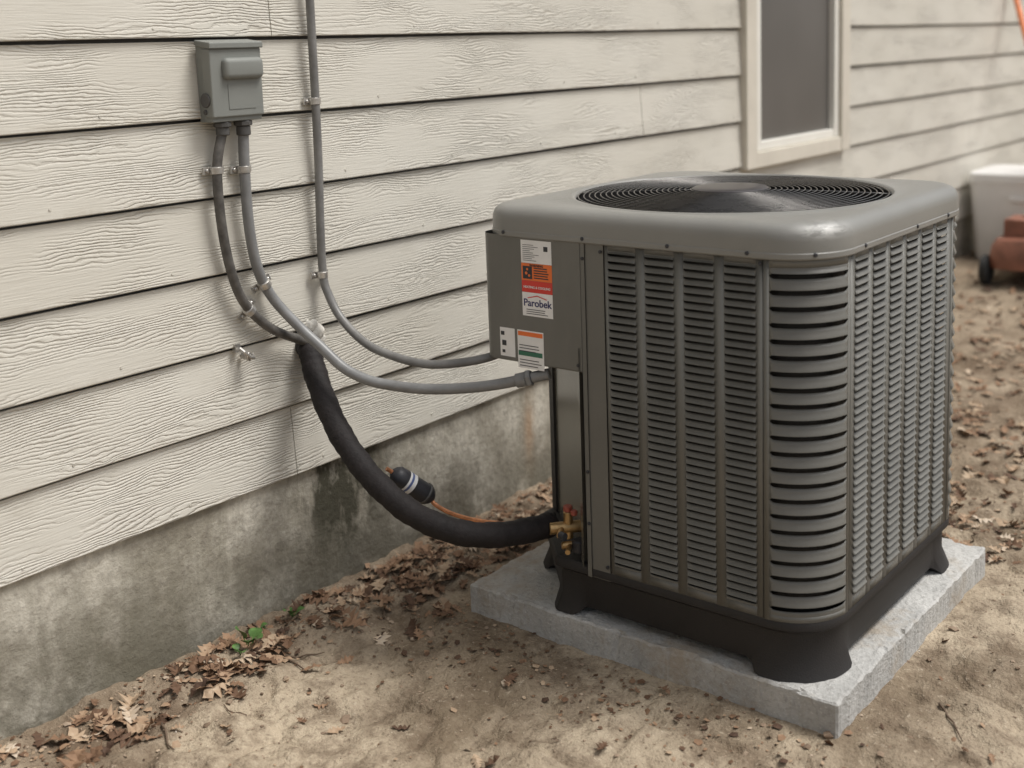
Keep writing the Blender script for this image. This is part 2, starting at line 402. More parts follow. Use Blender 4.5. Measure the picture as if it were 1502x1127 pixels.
for i in range(5000):
    r=random.random()
    if r<.10: x=random.uniform(.7,3.3); y=random.uniform(-2.4,-.02)
    elif r<.20: x=random.gauss(1.96,.08); y=random.uniform(-1.45,-.3)
    elif r<.45: x=random.uniform(.8,3.3); y=-abs(random.gauss(0,.10))-.01
    else: x=3.0+abs(random.gauss(0,1.5)); y=random.uniform(-3,-.02)
    if y>-.012 or inpad(x,y): continue
    s=min(.022,.0045*math.exp(random.gauss(.5,.5)))
    items3.append((np.array([x,y,float(hgt(x,y))+.003]),rotm(random.uniform(0,6.28),random.gauss(0,.35),random.uniform(0,6.28)),s,None)); vals3.append(random.betavariate(1.8,2.2))
scatter_mesh('leaf_crumbs',CV,CF,items3,M['leaf'],vals3)
b=MB()
for _ in range(60):
    x=random.uniform(.8,5.0); y=random.uniform(-2.2,-.03) if random.random()<.5 else -abs(random.gauss(0,.2))-.03
    if inpad(x,y,.1): continue
    a=random.uniform(0,6.28); L=random.uniform(.05,.2); P=[]
    for k in range(6):
        q=(k/5-.5)*L; px=x+math.cos(a)*q+random.gauss(0,.003); py=min(y+math.sin(a)*q+random.gauss(0,.003),-.01); P.append((px,py,float(hgt(px,py))+.005))
    b.tube(P,[.0028,.0026,.0023,.002,.0016,.001],6)
b.obj('fallen_twigs',simple('twig_bark',(.13,.09,.06),.85),None,True)
# weed
b=MB()
def weed(cx,cy,n,L):
    z=float(hgt(cx,cy))
    for i in range(n):
        a=random.uniform(0,6.28); el=random.uniform(.5,1.2); l=L*random.uniform(.6,1.1); d=Vector((math.cos(a)*math.cos(el),math.sin(a)*math.cos(el)-.25,math.sin(el))).normalized()
        s=d.cross(Vector((0,0,1))).normalized(); o=Vector((cx,cy,z))
        b.tube([o,o+d*l*.4],.0012,5)
        V=[];Fq=[]
        for k in range(7):
            tt=k/6; w=.30*l*math.sin(math.pi*min(1,tt*.93+.04))**.8; c=o+d*(l*(.35+.65*tt))+Vector((0,0,-.25*l*tt*tt)); up=s.cross(d)
            V+=[c-s*w+up*w*.25,c,c+s*w+up*w*.25]
            if k: p=3*(k-1); Fq+=[(p,p+3,p+4,p+1),(p+1,p+4,p+5,p+2)]
        b.add(V,Fq)
weed(1.635,-.085,4,.075); weed(1.60,-.10,3,.04); weed(1.80,-.05,4,.045); weed(1.70,-.04,3,.03)
b.obj('weed_plant',M['grass'],None,True)

# ------------------------------------------------------------------ concrete pad
bm=bmesh.new()
b=MB(); b.box(PX0,PX1,PY0,PY1,-.02,PT)
o=b.obj('concrete_pad',M['pad'])
bm.from_mesh(o.data); bmesh.ops.bevel(bm,geom=bm.edges[:],offset=.004,segments=1,affect='EDGES')
bmesh.ops.subdivide_edges(bm,edges=[e for e in bm.edges if e.calc_length()>.3],cuts=80,use_grid_fill=True)
for v in bm.verts:
    x,y,z=v.co
    e=min(x-PX0,PX1-x,y-PY0,PY1-y)
    j=.004*(float(vnoise(np.array(x),np.array(y),.03,21))+float(vnoise(np.array(x),np.array(y+z*2),.012,22)))
    chip=max(0,float(vnoise(np.array(x*1.0),np.array(y*1.0+z),.05,23))-.22)*.07 if e<.006 and z>.04 else 0
    v.co.z+= j*.6-chip; v.co.x+= (j+chip*(1 if x<2.5 else -1)); v.co.y+=(j+chip*(1 if y<-.85 else -1))
bm.to_mesh(o.data); bm.free()

# ------------------------------------------------------------------ air conditioner
ac=empty('air_conditioner_unit')
x0,x1,y0,y1,r=2.0938,2.9155,-1.2844,-.44835,.124
zb,zl=.1947,.9337
def rpoly(C,seg=10):
    n=len(C);out=[]
    for i in range(n):
        p=Vector(C[i][:2]);a=Vector(C[i-1][:2]);c=Vector(C[(i+1)%n][:2]);rr=C[i][2]
        da=(a-p).normalized();dc=(c-p).normalized()
        if rr<=0: out.append(p);continue
        ang=da.angle(dc); t=rr/math.tan(ang/2); cen=p+(da+dc).normalized()*(rr/math.sin(ang/2))
        s=p+da*t;e=p+dc*t
        a0=math.atan2(s.y-cen.y,s.x-cen.x);a1=math.atan2(e.y-cen.y,e.x-cen.x); d=a1-a0
        while d>math.pi:d-=2*math.pi
        while d<-math.pi:d+=2*math.pi
        for k in range(seg+1):
            q=a0+d*k/seg; out.append(cen+Vector((math.cos(q),math.sin(q)))*rr)
    return out
def resample(P,step):
    out=[]
    for i in range(len(P)):
        a=P[i];c=P[(i+1)%len(P)];L=(c-a).length
        if L<1e-7: continue
        n=max(1,int(round(L/step)))
        for k in range(n): out.append(a+(c-a)*k/n)
    return out
def offs(P,d):
    n=len(P);out=[]
    for i in range(n):
        t=(P[(i+1)%n]-P[i-1]).normalized(); out.append(P[i]+Vector((t.y,-t.x))*d)
    return out
def loft(rings,close=True):
    n=len(rings[0]);V=[];F=[]
    for rg in rings: V+=rg
    for i in range(len(rings)-1):
        for k in range(n if close else n-1):
            F.append((i*n+k,i*n+(k+1)%n,(i+1)*n+(k+1)%n,(i+1)*n+k))
    return V,F
R3=lambda P,z:[(p.x,p.y,z) for p in P]
CX,CY=(x0+x1)/2,(y0+y1)/2
lidP=resample(rpoly([(x0,y0,r),(x1,y0,r),(x1,y1,r),(x0,y1,.085)],14),.025)
rings=[]
for d,z in ((-.012,zl+.004),(-.002,zl+.001),(.006,zl),(.009,zl+.003),(.009,zl+.012),(.0075,zl+.014),(.0075,.970),(.006,.981),(.001,.991),(-.007,.998),(-.018,1.002),(-.03,1.0035)):
    rings.append(R3(offs(lidP,d),z))
base=offs(lidP,-.03); RC=.371
def circ(R,z):
    out=[]
    for p in base:
        a=math.atan2(p.y-CY,p.x-CX); out.append((CX+R*math.cos(a),CY+R*math.sin(a),z))
    return out
mid=[((a[0]+c.x)/2,(a[1]+c.y)/2,1.0035) for a,c in zip(circ(RC+.006,0),base)]
rings+=[mid,circ(RC+.006,1.0035),circ(RC+.002,1.0055),circ(RC-.004,1.0055),circ(RC-.009,1.002),circ(RC-.011,.997)]
V,F=loft([circ(RC-.011,.997),circ(RC-.014,.985),circ(RC-.016,.95),circ(RC-.016,.80)]); mobj('fan_orifice',V,F,M['blade'],ac,True)
V,F=loft(rings)
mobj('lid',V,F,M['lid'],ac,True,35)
def louvre(mb,path,s0,s1,za,zc,n,gap,bulge,ns=14,endf=.18):
    P=(zc-za)/n
    ss=[s0+(s1-s0)*(.5-.5*math.cos(math.pi*k/ns)) if ns<20 else s0+(s1-s0)*k/ns for k in range(ns+1)]
    def tp(s):
        u=abs(2*(s-s0)/(s1-s0)-1)
        if u<1-endf: return 1.0
        q=(u-(1-endf))/endf; return math.sqrt(max(0,1-q*q))
    for i in range(n+1):
        zt_=za+P*(i+.5) ; zbm=za+P*(i-.5)
        V=[]
        for s in ss:
            g=tp(s)*gap/2; k=tp(s)
            zhi= zc if i==n else zt_-g
            zlo= za if i==0 else zbm+g
            bl=0 if i==0 else bulge*k
            col=[(zhi,0 if i==n else -.0015*k),(zlo+(zhi-zlo)*.66,0),(zlo+(zhi-zlo)*.34,bl*.5),(zlo+(zhi-zlo)*.10,bl*.95),(zlo,bl)]
            if bl>0: col.append((zlo+.0006,bl-.0022*k))
            else: col.append((zlo,-.0001))
            for z,o in col: V.append((*path(s,o),z))
        m=6;F=[]
        for a in range(len(ss)-1):
            for j in range(m-1): F.append((a*m+j,a*m+j+1,(a+1)*m+j+1,(a+1)*m+j))
        mb.add(V,F)
def strip(mb,path,s0,s1,za,zc,n=1,o=0):
    V=[];F=[]
    for k in range(n+1):
        s=s0+(s1-s0)*k/n; V+=[(*path(s,o),zc),(*path(s,o),za)]
        if k: F.append((2*k-2,2*k-1,2*k+1,2*k))
    mb.add(V,F)
fL=lambda s,o:(x0-o,-s)
fR=lambda s,o:(s,y0-o)
fX=lambda s,o:(x1+o,s)
fB=lambda s,o:(-s,y1+o)
def arc(cx,cy,a0):
    return lambda s,o:(cx+(r+o)*math.cos(a0+s/r),cy+(r+o)*math.sin(a0+s/r))
LN=r*math.pi/2
ztop=zl+.004; za,zc=.215,.922
GAP=.0066; BUL=.0058
def face(mb,path,a,bb,starts,w):
    g=.0012
    a+=g;bb-=g
    xs=[a]
    for s in starts:
        strip(mb,path,xs[-1],s,zb,ztop)
        louvre(mb,path,s,s+w,za,zc,43,GAP,BUL)
        strip(mb,path,s,s+w,zb,za); strip(mb,path,s,s+w,zc,ztop)
        xs.append(s+w)
    strip(mb,path,xs[-1],bb,zb,ztop)
    strip(mb,lambda s,o:path(a,-s),0,.012,zb,ztop); strip(mb,lambda s,o:path(bb,-s),0,.012,zb,ztop)
mb=MB(); face(mb,fL,.789,-y0-r,[.797+.0925*k for k in range(4)],.070)
mb.obj('louvre_panel_left',M['unit'],ac,True,30)
mb=MB(); face(mb,fR,x0+r,x1-r,[2.240+.0905*k for k in range(6)],.068); mb.obj('louvre_panel_front',M['unit'],ac,True,30)
mb=MB(); face(mb,fX,y0+r,y1-r,[y0+r+.02+.0925*k for k in range(6)],.072); mb.obj('louvre_panel_far',M['unit'],ac,True,30)
mb=MB(); face(mb,fB,-(x1-r),-2.36,[-(x1-r)+.02+.0925*k for k in range(4)],.072); mb.obj('louvre_panel_rear',M['unit'],ac,True,30)
def corner(mb,cx,cy,a0):
    p=arc(cx,cy,a0); e=.012
    strip(mb,p,.0012,e,zb,ztop,2,.001); strip(mb,p,LN-e,LN-.0012,zb,ztop,2,.001)
    q=lambda s,o:p(s,o+.001)
    louvre(mb,q,e,LN-e,.207,.918,22,.0110,.0045,26,.09)
    strip(mb,q,e,LN-e,zb,.207,16); strip(mb,q,e,LN-e,.918,ztop,16)
    strip(mb,lambda s,o:p(.0012,.001-s),0,.012,zb,ztop); strip(mb,lambda s,o:p(LN-.0012,.001-s),0,.012,zb,ztop)
for i,(cx,cy,a0) in enumerate(((x0+r,y0+r,math.pi),(x1-r,y0+r,1.5*math.pi),(x1-r,y1-r,0))):
    mb=MB(); corner(mb,cx,cy,a0); mb.obj('corner_louvre_%d'%(i+1),M['unit'],ac,True,30)
mb=MB(); strip(mb,fL,.7275,.7865,zb-.02,ztop); strip(mb,lambda s,o:(x0+s,-.7275),0,.02,zb-.02,ztop); strip(mb,lambda s,o:(x0+s,-.7865),0,.012,zb-.02,ztop)
strip(mb,fL,.7275,.7385,zb-.02,ztop-.004,1,.0025); strip(mb,lambda s,o:(x0-.0025+s,-.7385),0,.0025,zb-.02,ztop-.004); strip(mb,lambda s,o:(x0-.0025+s,-.7275),0,.0025,zb-.02,ztop-.004)
mb.obj('service_strip',M['unit'],ac)
c0=Vector((x0+.002,-.7275)); c1=Vector((2.342,y1))
fc=lambda s,o:tuple(c0+(c1-c0).normalized()*s+Vector((-(c1-c0).normalized().y,(c1-c0).normalized().x))*o)
CL=(c1-c0).length
mb=MB(); strip(mb,fc,0,.022,zb,.70,1,.012); strip(mb,lambda s,o:fc(.022,.012-s),0,.012,zb,.7); strip(mb,fc,.022,CL-.045,zb,.70); mb.obj('chamfer_panel',simple('panel_semi_gloss',(.14,.132,.11),.22,.2,.15,6),ac)
mb=MB(); strip(mb,fc,CL-.045,CL+.002,zb,.70,1,.006); strip(mb,lambda s,o:fc(CL-.045,.006-s),0,.008,zb,.7); strip(mb,lambda s,o:fc(CL+.002,.006-s),0,.03,zb,.7); mb.obj('coil_end_plate',M['base'],ac)
cp=rpoly([(x0-.004,-.7265,0),(x0-.004,y1+.004,.035),(2.37,y1+.004,0),(2.37,-.7265,0)],8)
zc0,zc1=.645,zl+.004
P3=[Vector((p.x,p.y)) for p in cp]
n=len(P3)
V=R3(P3,zc1)+R3(P3,zc0+.003)+R3([p+(Vector((CX,CY))-p).normalized()*.003 for p in P3],zc0)
F=[(i,(i+1)%n,n+(i+1)%n,n+i) for i in range(n)]+[(n+i,n+(i+1)%n,2*n+(i+1)%n,2*n+i) for i in range(n)]+[tuple(2*n+i for i in range(n))]
mobj('control_box_cover',V,F,M['unit'],ac,True,30)
cp=resample(rpoly([(x0+.028,y0+.028,.1),(x1-.028,y0+.028,.1),(x1-.028,y1-.028,.1),(2.36,y1-.028,0),(x0+.028,-.71,0)],8),.05)
V,F=loft([R3(cp,.19),R3(cp,.935)]); mobj('condenser_coil',V,F,M['coil'],ac)
V=R3(cp,.20); mobj('base_pan_floor',V,[tuple(range(len(V)))],M['dark'],ac)
mb=MB()
RG=.355
def gz(R): return 1.002+.010*(1-(R/.355)**2)
nr=21
for i in range(nr):
    R=.092+(RG-.092)*i/(nr-1); seg=96
    V=[];F=[]
    w=.0015
    for k in range(seg):
        a=2*math.pi*k/seg
        for j in range(5):
            q=2*math.pi*j/5; V.append((CX+(R+w*math.cos(q))*math.cos(a),CY+(R+w*math.cos(q))*math.sin(a),gz(R)+w*math.sin(q)))
    for k in range(seg):
        for j in range(5): F.append((k*5+j,((k+1)%seg)*5+j,((k+1)%seg)*5+(j+1)%5,k*5+(j+1)%5))
    mb.add(V,F)
for k in range(8):
    a=math.pi/8+2*math.pi*k/8
    mb.tube([(CX+R*math.cos(a),CY+R*math.sin(a),gz(R)-.003) for R in np.linspace(.07,.361,8)],.0022,6)
mb.obj('fan_guard',M['wire'],ac,True)
rg=[]
for R,z in ((.089,1.006),(.0885,1.0135),(.084,1.0165),(.06,1.0185),(.03,1.0195),(.004,1.0198)):
    rg.append([(CX+R*math.cos(2*math.pi*k/40),CY+R*math.sin(2*math.pi*k/40),z) for k in range(40)])
V,F=loft(rg); F.append(tuple(5*40+k for k in range(40))); mobj('guard_hub_cap',V,F,M['hub'],ac,True,40)
mb=MB(); mb.cyl((CX,CY,.80),(CX,CY,1.0),.075,32,.008); mb.obj('fan_motor',M['blade'],ac,True,40)
mb=MB()
for k in range(3):
    a0=2*math.pi*k/3+.5; V=[];F=[];na=9;nrr=8
    for i in range(nrr+1):
        R=.06+.265*i/nrr
        for j in range(na+1):
            sp=.9+.5*i/nrr; a=a0+(j/na-.5)*sp+.35*(i/nrr)**2; V.append((CX+R*math.cos(a),CY+R*math.sin(a),.905+.085*(j/na-.5)))
    for i in range(nrr):
        for j in range(na): p=i*(na+1)+j; F.append((p,p+1,p+na+2,p+na+1))
    mb.add(V,F)
o=mb.obj('fan_blades',M['fan'],ac,True); m=o.modifiers.new('s','SOLIDIFY'); m.thickness=.003
bp=resample(rpoly([(x0,y0,r),(x1,y0,r),(x1,y1,r),(2.29,y1,.02),(x0,-.635,.02)],14),.012)
feet=[(x0+.03,y0+.03,.128),(x1-.03,y0+.03,.13),(x1-.03,y1-.03,.13),(2.29,y1,.06),(x0,-.645,.05)]
bz=[]
for p in bp:
    f=0
    for fx,fy,fr in feet:
        d=math.hypot(p.x-fx,p.y-fy); f=max(f,min(1,max(0,(fr-d)/.025+.5)))
    f=f*f*(3-2*f); bz.append(.088*(1-f)+(PT+.0005)*f)
o4=offs(bp,-.004);o3=offs(bp,.001);o2=offs(bp,-.014);o1=offs(bp,-.018);o0=offs(bp,-.03)
foot_out=offs(bp,.004)
rings=[R3(offs(bp,-.03),zb+.004),R3(o4,zb+.004),R3(o3,zb-.002),R3(o3,zb-.018),R3(o2,zb-.03)]
rings.append([(a.x,a.y,.11) for a in o2])
low=[]
for a,c,z in zip(o1,foot_out,bz):
    f=(.088-z)/(.088-PT); q=a+(c-a)*f; low.append((q.x,q.y,z))
rings.append(low); rings.append([(a.x,a.y,z) for a,z in zip(o0,bz)])
rings.append(R3(o0,.12))
V,F=loft(rings); n=len(bp); F.append(tuple(range(n))[::-1])
mobj('base_pan',V,F,M['base'],ac,True,40)
mb=MB()
for y,z in ((-.738,.944),(-.95,.944),(-1.13,.944),(-.52,.944)): mb.cyl((x0-.0065,y,z),(x0-.0115,y,z),.0042,10,.0012)
for x in (2.27,2.55,2.74): mb.cyl((x,y0-.0065,.944),(x,y0-.0115,.944),.0042,10,.0012)
a=math.radians(225); mb.cyl((x0+r+(r+.006)*math.cos(a),y0+r+(r+.006)*math.sin(a),.944),(x0+r+(r+.012)*math.cos(a),y0+r+(r+.012)*math.sin(a),.944),.0042,10,.0012)
for y,z in ((-.733,.90),(-.780,.918),(-.780,.208),(-.715,.66),(-.733,.30),(-.733,.42),(-1.155,.925)): mb.cyl((x0-.001,y,z),(x0-.006,y,z),.0038,10,.001)
mb.obj('screws',M['ink'],ac,True,40)
lx=x0-.004
def lab(name,ya,yb,z0_,z1_,mat,lev=1):
    mb=MB(); mb.box(lx-.0004*lev-.0002,lx-.0001,min(ya,yb),max(ya,yb),z0_,z1_); return mb.obj(name,mat,ac)
YA,YB=-.566,-.651
lab('label_rating',YA,YB,.878,.930,M['white']); lab('label_warning',YA,YB,.8385,.8775,M['orange']); lab('label_red_strip',YA,YB,.8115,.838,M['redl']); lab('label_dealer',YA,YB,.757,.811,M['white'])
lab('label_energy',-.548,-.622,.634,.722,M['white']); lab('label_certification',-.497,-.540,.655,.722,M['white'])
lab('warning_pictogram',-.570,-.596,.842,.871,M['ink'],2)
mb=MB()
def line(ya,yb,z,h=.0018): mb.box(lx-.0013,lx-.0005,min(ya,yb),max(ya,yb),z,z+h)
for i in range(5): line(-.601,-.601-.045*random.uniform(.75,1),.844+i*.0056,.0024)
for i in range(9): line(-.571,-.571-random.uniform(.02,.045),.8835+i*.0044,.0009)
for i in range(3): line(-.577,-.577-random.uniform(.05,.065),.762+i*.0048,.0013)
for i in range(8):
    if i not in(3,4): line(-.553,-.553-random.uniform(.045,.062),.639+i*.0068,.0016)
line(-.500,-.510,.704,.009); line(-.503,-.515,.680,.012); line(-.503,-.511,.663,.007)
mb.box(lx-.0013,lx-.0005,-.641,-.630,.907,.918)
mb.obj('label_print',M['ink'],ac)
mb=MB()
for yy,zz,rr_ in ((-.583,.864,.0028),(-.580,.855,.0035),(-.588,.850,.003)): mb.cyl((lx-.0011,yy,zz),(lx-.0016,yy,zz),rr_,12)
mb.obj('pictogram_detail',M['orange'],ac)
lab('energy_header',-.550,-.620,.709,.719,M['orange'],2); lab('energy_band',-.550,-.618,.663,.674,M['green'],2)
def text(body,y,z,size,mat,name):
    c=bpy.data.curves.new(name,'FONT'); c.body=body; c.size=size; c.extrude=.0003; c.offset=size*.012; c.align_x='CENTER'; c.materials.append(mat)
    o=bpy.data.objects.new(name,c); o.matrix_world=Matrix(((0,0,-1,lx-.0011),(-1,0,0,y),(0,1,0,z),(0,0,0,1))); link(o); o.parent=ac; return o
text('Parobek',-.6085,.780,.0235,simple('ink_navy',(.03,.03,.12),.5),'dealer_name')
text('WARNING',-.6085,.8705,.008,M['ink'],'warning_word'); text('HEATING & COOLING',-.6085,.821,.0075,M['white'],'strip_text')
mb=MB()
for s in (-1,1): mb.add([(lx-.0012,-.6085,.806),(lx-.0012,-.6085,.8035),(lx-.0012,-.6085+s*.026,.7975),(lx-.0012,-.6085+s*.028,.799)],[(0,1,2,3)])
mb.obj('dealer_roof_mark',M['redl'],ac)
def onc(s,o,z): p=fc(s,o); return Vector((p[0],p[1],z))
mb=MB()
mb.cyl(onc(.075,0,.262),onc(.075,.075,.262),.014,16,.002); mb.cyl(onc(.075,.03,.235),onc(.075,.03,.30),.011,16,.002); mb.cyl(onc(.075,.045,.262),onc(.03,.06,.262),.007,12)
mb.cyl(onc(.06,0,.225),onc(.06,.05,.225),.009,14,.002); mb.cyl(onc(.06,.03,.225),onc(.02,.045,.225),.006,12); mb.cyl(onc(.075,.06,.262),onc(.12,.075,.256),.012,14)
mb.obj('service_valves',M['brass'],ac,True,40)
mb=MB(); mb.cyl(onc(.075,.03,.300),onc(.075,.03,.314),.011,8,.002); mb.cyl(onc(.055,.02,.297),onc(.055,.02,.309),.008,8,.002); mb.obj('valve_caps',M['red'],ac,True,40)
mb=MB(); mb.cyl(onc(.05,.012,.21),onc(.05,.012,.24),.016,14,.003); mb.cyl(onc(.02,.05,.262),onc(.035,.058,.262),.009,12,.001); mb.obj('valve_plugs',M['ink'],ac,True,40)
for o in list(COL.objects):
    if o.parent==ac and o.name.startswith(('louvre_panel','corner_louvre','service_strip')):
        m=o.modifiers.new('thickness','SOLIDIFY'); m.thickness=.0009; m.offset=-1

# ------------------------------------------------------------------ disconnect box
db=empty('electrical_disconnect_box')
bx0,bx1,by,bz0,bz1=1.672,1.814,-.048,1.213,1.387
b=MB(); b.box(bx0+.002,bx1-.002,by+.006,.004,bz0,bz1-.002); bevel(b.obj('body',M['box'],db),.002)
b=MB(); b.box(bx0-.001,bx1+.001,by,by+.030,bz0+.010,bz1-.012); bevel(b.obj('cover',M['box'],db),.0035,3)
b=MB(); b.add([(bx0-.004,.0,bz1+.008),(bx1+.004,.0,bz1+.008),(bx1+.004,by-.006,bz1+.001),(bx0-.004,by-.006,bz1+.001),(bx0-.004,.0,bz1-.004),(bx1+.004,.0,bz1-.004),(bx1+.004,by-.006,bz1-.013),(bx0-.004,by-.006,bz1-.013)],[(3,2,1,0),(4,5,6,7),(0,1,5,4),(1,2,6,5),(2,3,7,6),(3,0,4,7)])
bevel(b.obj('rain_cap',M['box'],db),.0025)
b=MB(); b.box(1.702,1.812,by-.016,by+.010,1.306,1.354); hb=bevel(b.obj('handle_bulge',M['box'],db),.012,5)
hb.data.polygons.foreach_set('use_smooth',[True]*len(hb.data.polygons))
b=MB(); b.box(1.716,1.792,by-.0012,by-.0003,1.240,1.296); b.obj('embossed_plate',M['box'],db)
b=MB(); b.cyl((bx0+.0,-.026,1.262),(bx0-.005,-.026,1.262),.016,20,.001); b.cyl((bx0+.0,-.022,1.236),(bx0-.004,-.022,1.236),.006,12,.001); b.obj('knockout_plug',M['fit'],db,True,40)
# ------------------------------------------------------------------ conduits
def strap(mb,c,ax_,r,ear=.018):
    c=Vector(c);ax_=Vector(ax_).normalized(); mb.tube([c-ax_*.009,c-ax_*.007,c+ax_*.007,c+ax_*.009],[r+.001,r+.0035,r+.0035,r+.001],18)
    side=ax_.cross(Vector((0,1,0))).normalized()
    for s in (-1,1):
        q=c+side*s*(r+ear*.45); q.y=-.004
        a=q-side*ear*.5; e=q+side*ear*.5; V=[]
        for w in (-1,1):
            for yy in (-.001,.004):
                V+=[Vector((a.x,q.y-yy,a.z))+ax_*w*.008,Vector((e.x,q.y-yy,e.z))+ax_*w*.008]
        mb.add(V,[(0,1,3,2),(4,6,7,5),(2,3,7,6),(0,4,5,1),(1,5,7,3),(0,2,6,4)])
        mb.cyl((q.x,q.y-.004,q.z),(q.x,q.y-.009,q.z),.0045,8,.001)
def pipe(name,pts,r,mat,n=10):
    mb=MB(); mb.tube(spline(pts,n),r,18); return mb.obj(name,mat,None,True,60)
A=[(2.002,-.018,ZT-.03),(2.0015,-.018,2.0),(2.0,-.018,1.5),(1.9985,-.018,1.15),(1.991,-.018,.93),(1.989,-.020,.814),(1.991,-.033,.769),(1.992,-.065,.720),(1.991,-.119,.679),(1.993,-.172,.653),(2.001,-.222,.639),(2.011,-.289,.628),(2.036,-.343,.623),(2.081,-.410,.630),(2.132,-.455,.643),(2.20,-.452,.66)]
oA=pipe('conduit',A,.0105,M['cond'])
mb=MB(); strap(mb,(1.9985,-.016,1.243),(0,0,1),.0105); strap(mb,(1.989,-.018,.817),(0,0,1),.0105); mb.obj('conduit_straps',M['strap'],oA,True,40)
C=[(1.772,-.022,1.222),(1.772,-.021,1.19),(1.769,-.02,1.095),(1.771,-.02,.967),(1.788,-.020,.864),(1.825,-.022,.789),(1.862,-.065,.718),(1.882,-.115,.671),(1.897,-.176,.623),(1.919,-.232,.597),(1.941,-.277,.587),(1.968,-.338,.581),(2.000,-.394,.580),(2.037,-.467,.587),(2.068,-.523,.597),(2.086,-.563,.608)]
oC=pipe('flexible_conduit',C,.0125,M['cond2'])
mb=MB(); mb.cyl((1.772,-.022,1.20),(1.772,-.022,1.212),.021,8,.002); mb.cyl((1.772,-.022,1.178),(1.772,-.022,1.20),.0165,16,.002); mb.obj('conduit_fitting',M['fit'],oC,True,40)
mb=MB(); d=(Vector((2.086,-.563,.608))-Vector((2.068,-.523,.597))).normalized(); e=Vector((2.084,-.558,.606))
mb.cyl(e-d*.012,e+d*.014,.0165,16,.002); mb.cyl(e+d*.014,e+d*.026,.020,6,.002); mb.cyl(e+d*.026,e+d*.07,.013,16,.002); mb.obj('conduit_end_connector',M['cond2'],oC,True,40)
mb=MB(); strap(mb,(1.769,-.018,1.10),(0,0,1),.0125); strap(mb,(1.806,-.018,.825),(.04,0,-.08),.0125); mb.obj('flexible_conduit_straps',M['strap'],oC,True,40)
D=[(1.715,-.022,1.222),(1.713,-.021,1.19),(1.692,-.02,1.11),(1.694,-.02,.978),(1.713,-.02,.864),(1.746,-.02,.786),(1.812,-.021,.719),(1.884,-.024,.679),(1.922,-.026,.662),(1.945,-.01,.655),(1.955,.03,.652)]
oD=pipe('weathered_conduit',D,.0112,M['conddirty'])
mb=MB(); mb.cyl((1.714,-.022,1.20),(1.714,-.022,1.212),.020,8,.002); mb.cyl((1.713,-.022,1.182),(1.714,-.022,1.20),.0155,16,.002); mb.obj('weathered_conduit_fitting',M['fit'],oD,True,40)
mb=MB(); strap(mb,(1.692,-.018,1.105),(0,0,1),.0112); strap(mb,(1.757,-.018,.772),(.066,0,-.067),.0112); mb.obj('weathered_conduit_straps',M['strap'],oD,True,40)
B=[(1.958,.05,.640),(1.945,.02,.645),(1.924,-.028,.640),(1.906,-.062,.598),(1.884,-.118,.535),(1.869,-.182,.469),(1.864,-.251,.409),(1.858,-.321,.370),(1.866,-.396,.329),(1.885,-.471,.303),(1.921,-.529,.286),(1.991,-.569,.271),(2.080,-.598,.262),(2.126,-.598,.256)]
P=spline(B,12); rr=[.0285+.0009*math.sin(i*.55)+.0006*math.sin(i*1.7) for i in range(len(P))]; rr[-1]=.024
mb=MB(); mb.tube(P,rr,24); mb.obj('insulated_refrigerant_pipe',M['foam'],None,True,60)
Dp=[(1.905,-.292,.397),(1.925,-.303,.378),(1.992,-.338,.313),(1.999,-.350,.293),(2.006,-.396,.277),(2.022,-.465,.269),(2.052,-.541,.268),(2.105,-.598,.262),(2.15,-.64,.255)]
mb=MB(); mb.tube(spline(Dp,8),.0052,12); mb.obj('copper_liquid_line',M['copper'],None,True,60)
fd=empty('filter_drier'); a=Vector((1.918,-.300,.384)); e=Vector((2.000,-.342,.306)); d=(e-a).normalized()
mb=MB(); mb.tube([a-d*.004,a+d*.004,a+d*.012,a+d*.03,e-d*.03,e-d*.012,e-d*.004,e+d*.004],[.008,.018,.0235,.0245,.0245,.0235,.018,.008],24); mb.obj('shell',M['ink'],fd,True,40)
mb=MB(); mb.tube([a+d*.034,a+d*.056],[.0249,.0249],24,False); mb.obj('label_band',M['white'],fd,True)
mb=MB(); mb.tube([a+d*.040,a+d*.046],[.0251,.0251],24,False); mb.obj('label_stripe',simple('label_blue',(.10,.14,.3),.5),fd,True)
mb=MB(); mb.tube([e-d*.024,e-d*.018],[.0265,.0265],24); mb.obj('collar',M['fit'],fd,True)
bm=bmesh.new()
for (cx,cz,s) in ((1.980,.672,.022),(1.965,.690,.018),(1.992,.650,.014),(1.950,.697,.013),(1.998,.628,.009),(1.93,.69,.010)):
    g=bmesh.ops.create_icosphere(bm,subdivisions=3,radius=s)
    for v in g['verts']:
        v.co=Vector((v.co.x+cx,v.co.y*.6+.006,v.co.z*1.1+cz)); v.co+=Vector((math.sin(v.co.z*300),math.sin(v.co.x*260),math.cos(v.co.x*310)))*.0015
me=bpy.data.meshes.new('caulk'); bm.to_mesh(me); bm.free(); me.materials.append(M['caulk']); me.polygons.foreach_set('use_smooth',[True]*len(me.polygons)); link(bpy.data.objects.new('caulk_seal',me))
mb=MB(); q=Vector((1.742,-.012,.664)); mb.cyl(q+Vector((0,.014,0)),q+Vector((0,-.008,0)),.007,14,.001); mb.cyl(q+Vector((0,-.008,-.0)),q+Vector((0.002,-.012,.0)),.012,6,.001)
mb.tube([q+Vector((-.015,0,.022)),q+Vector((-.012,-.012,.014)),q+Vector((0,-.016,0)),q+Vector((.012,-.014,-.004)),q+Vector((.018,-.002,.002))],.0042,8)
mb.box(q.x-.024,q.x-.008,-.006,.004,q.z+.012,q.z+.032); mb.obj('pipe_clamp',M['strap'],None,True,40)
mb=MB()
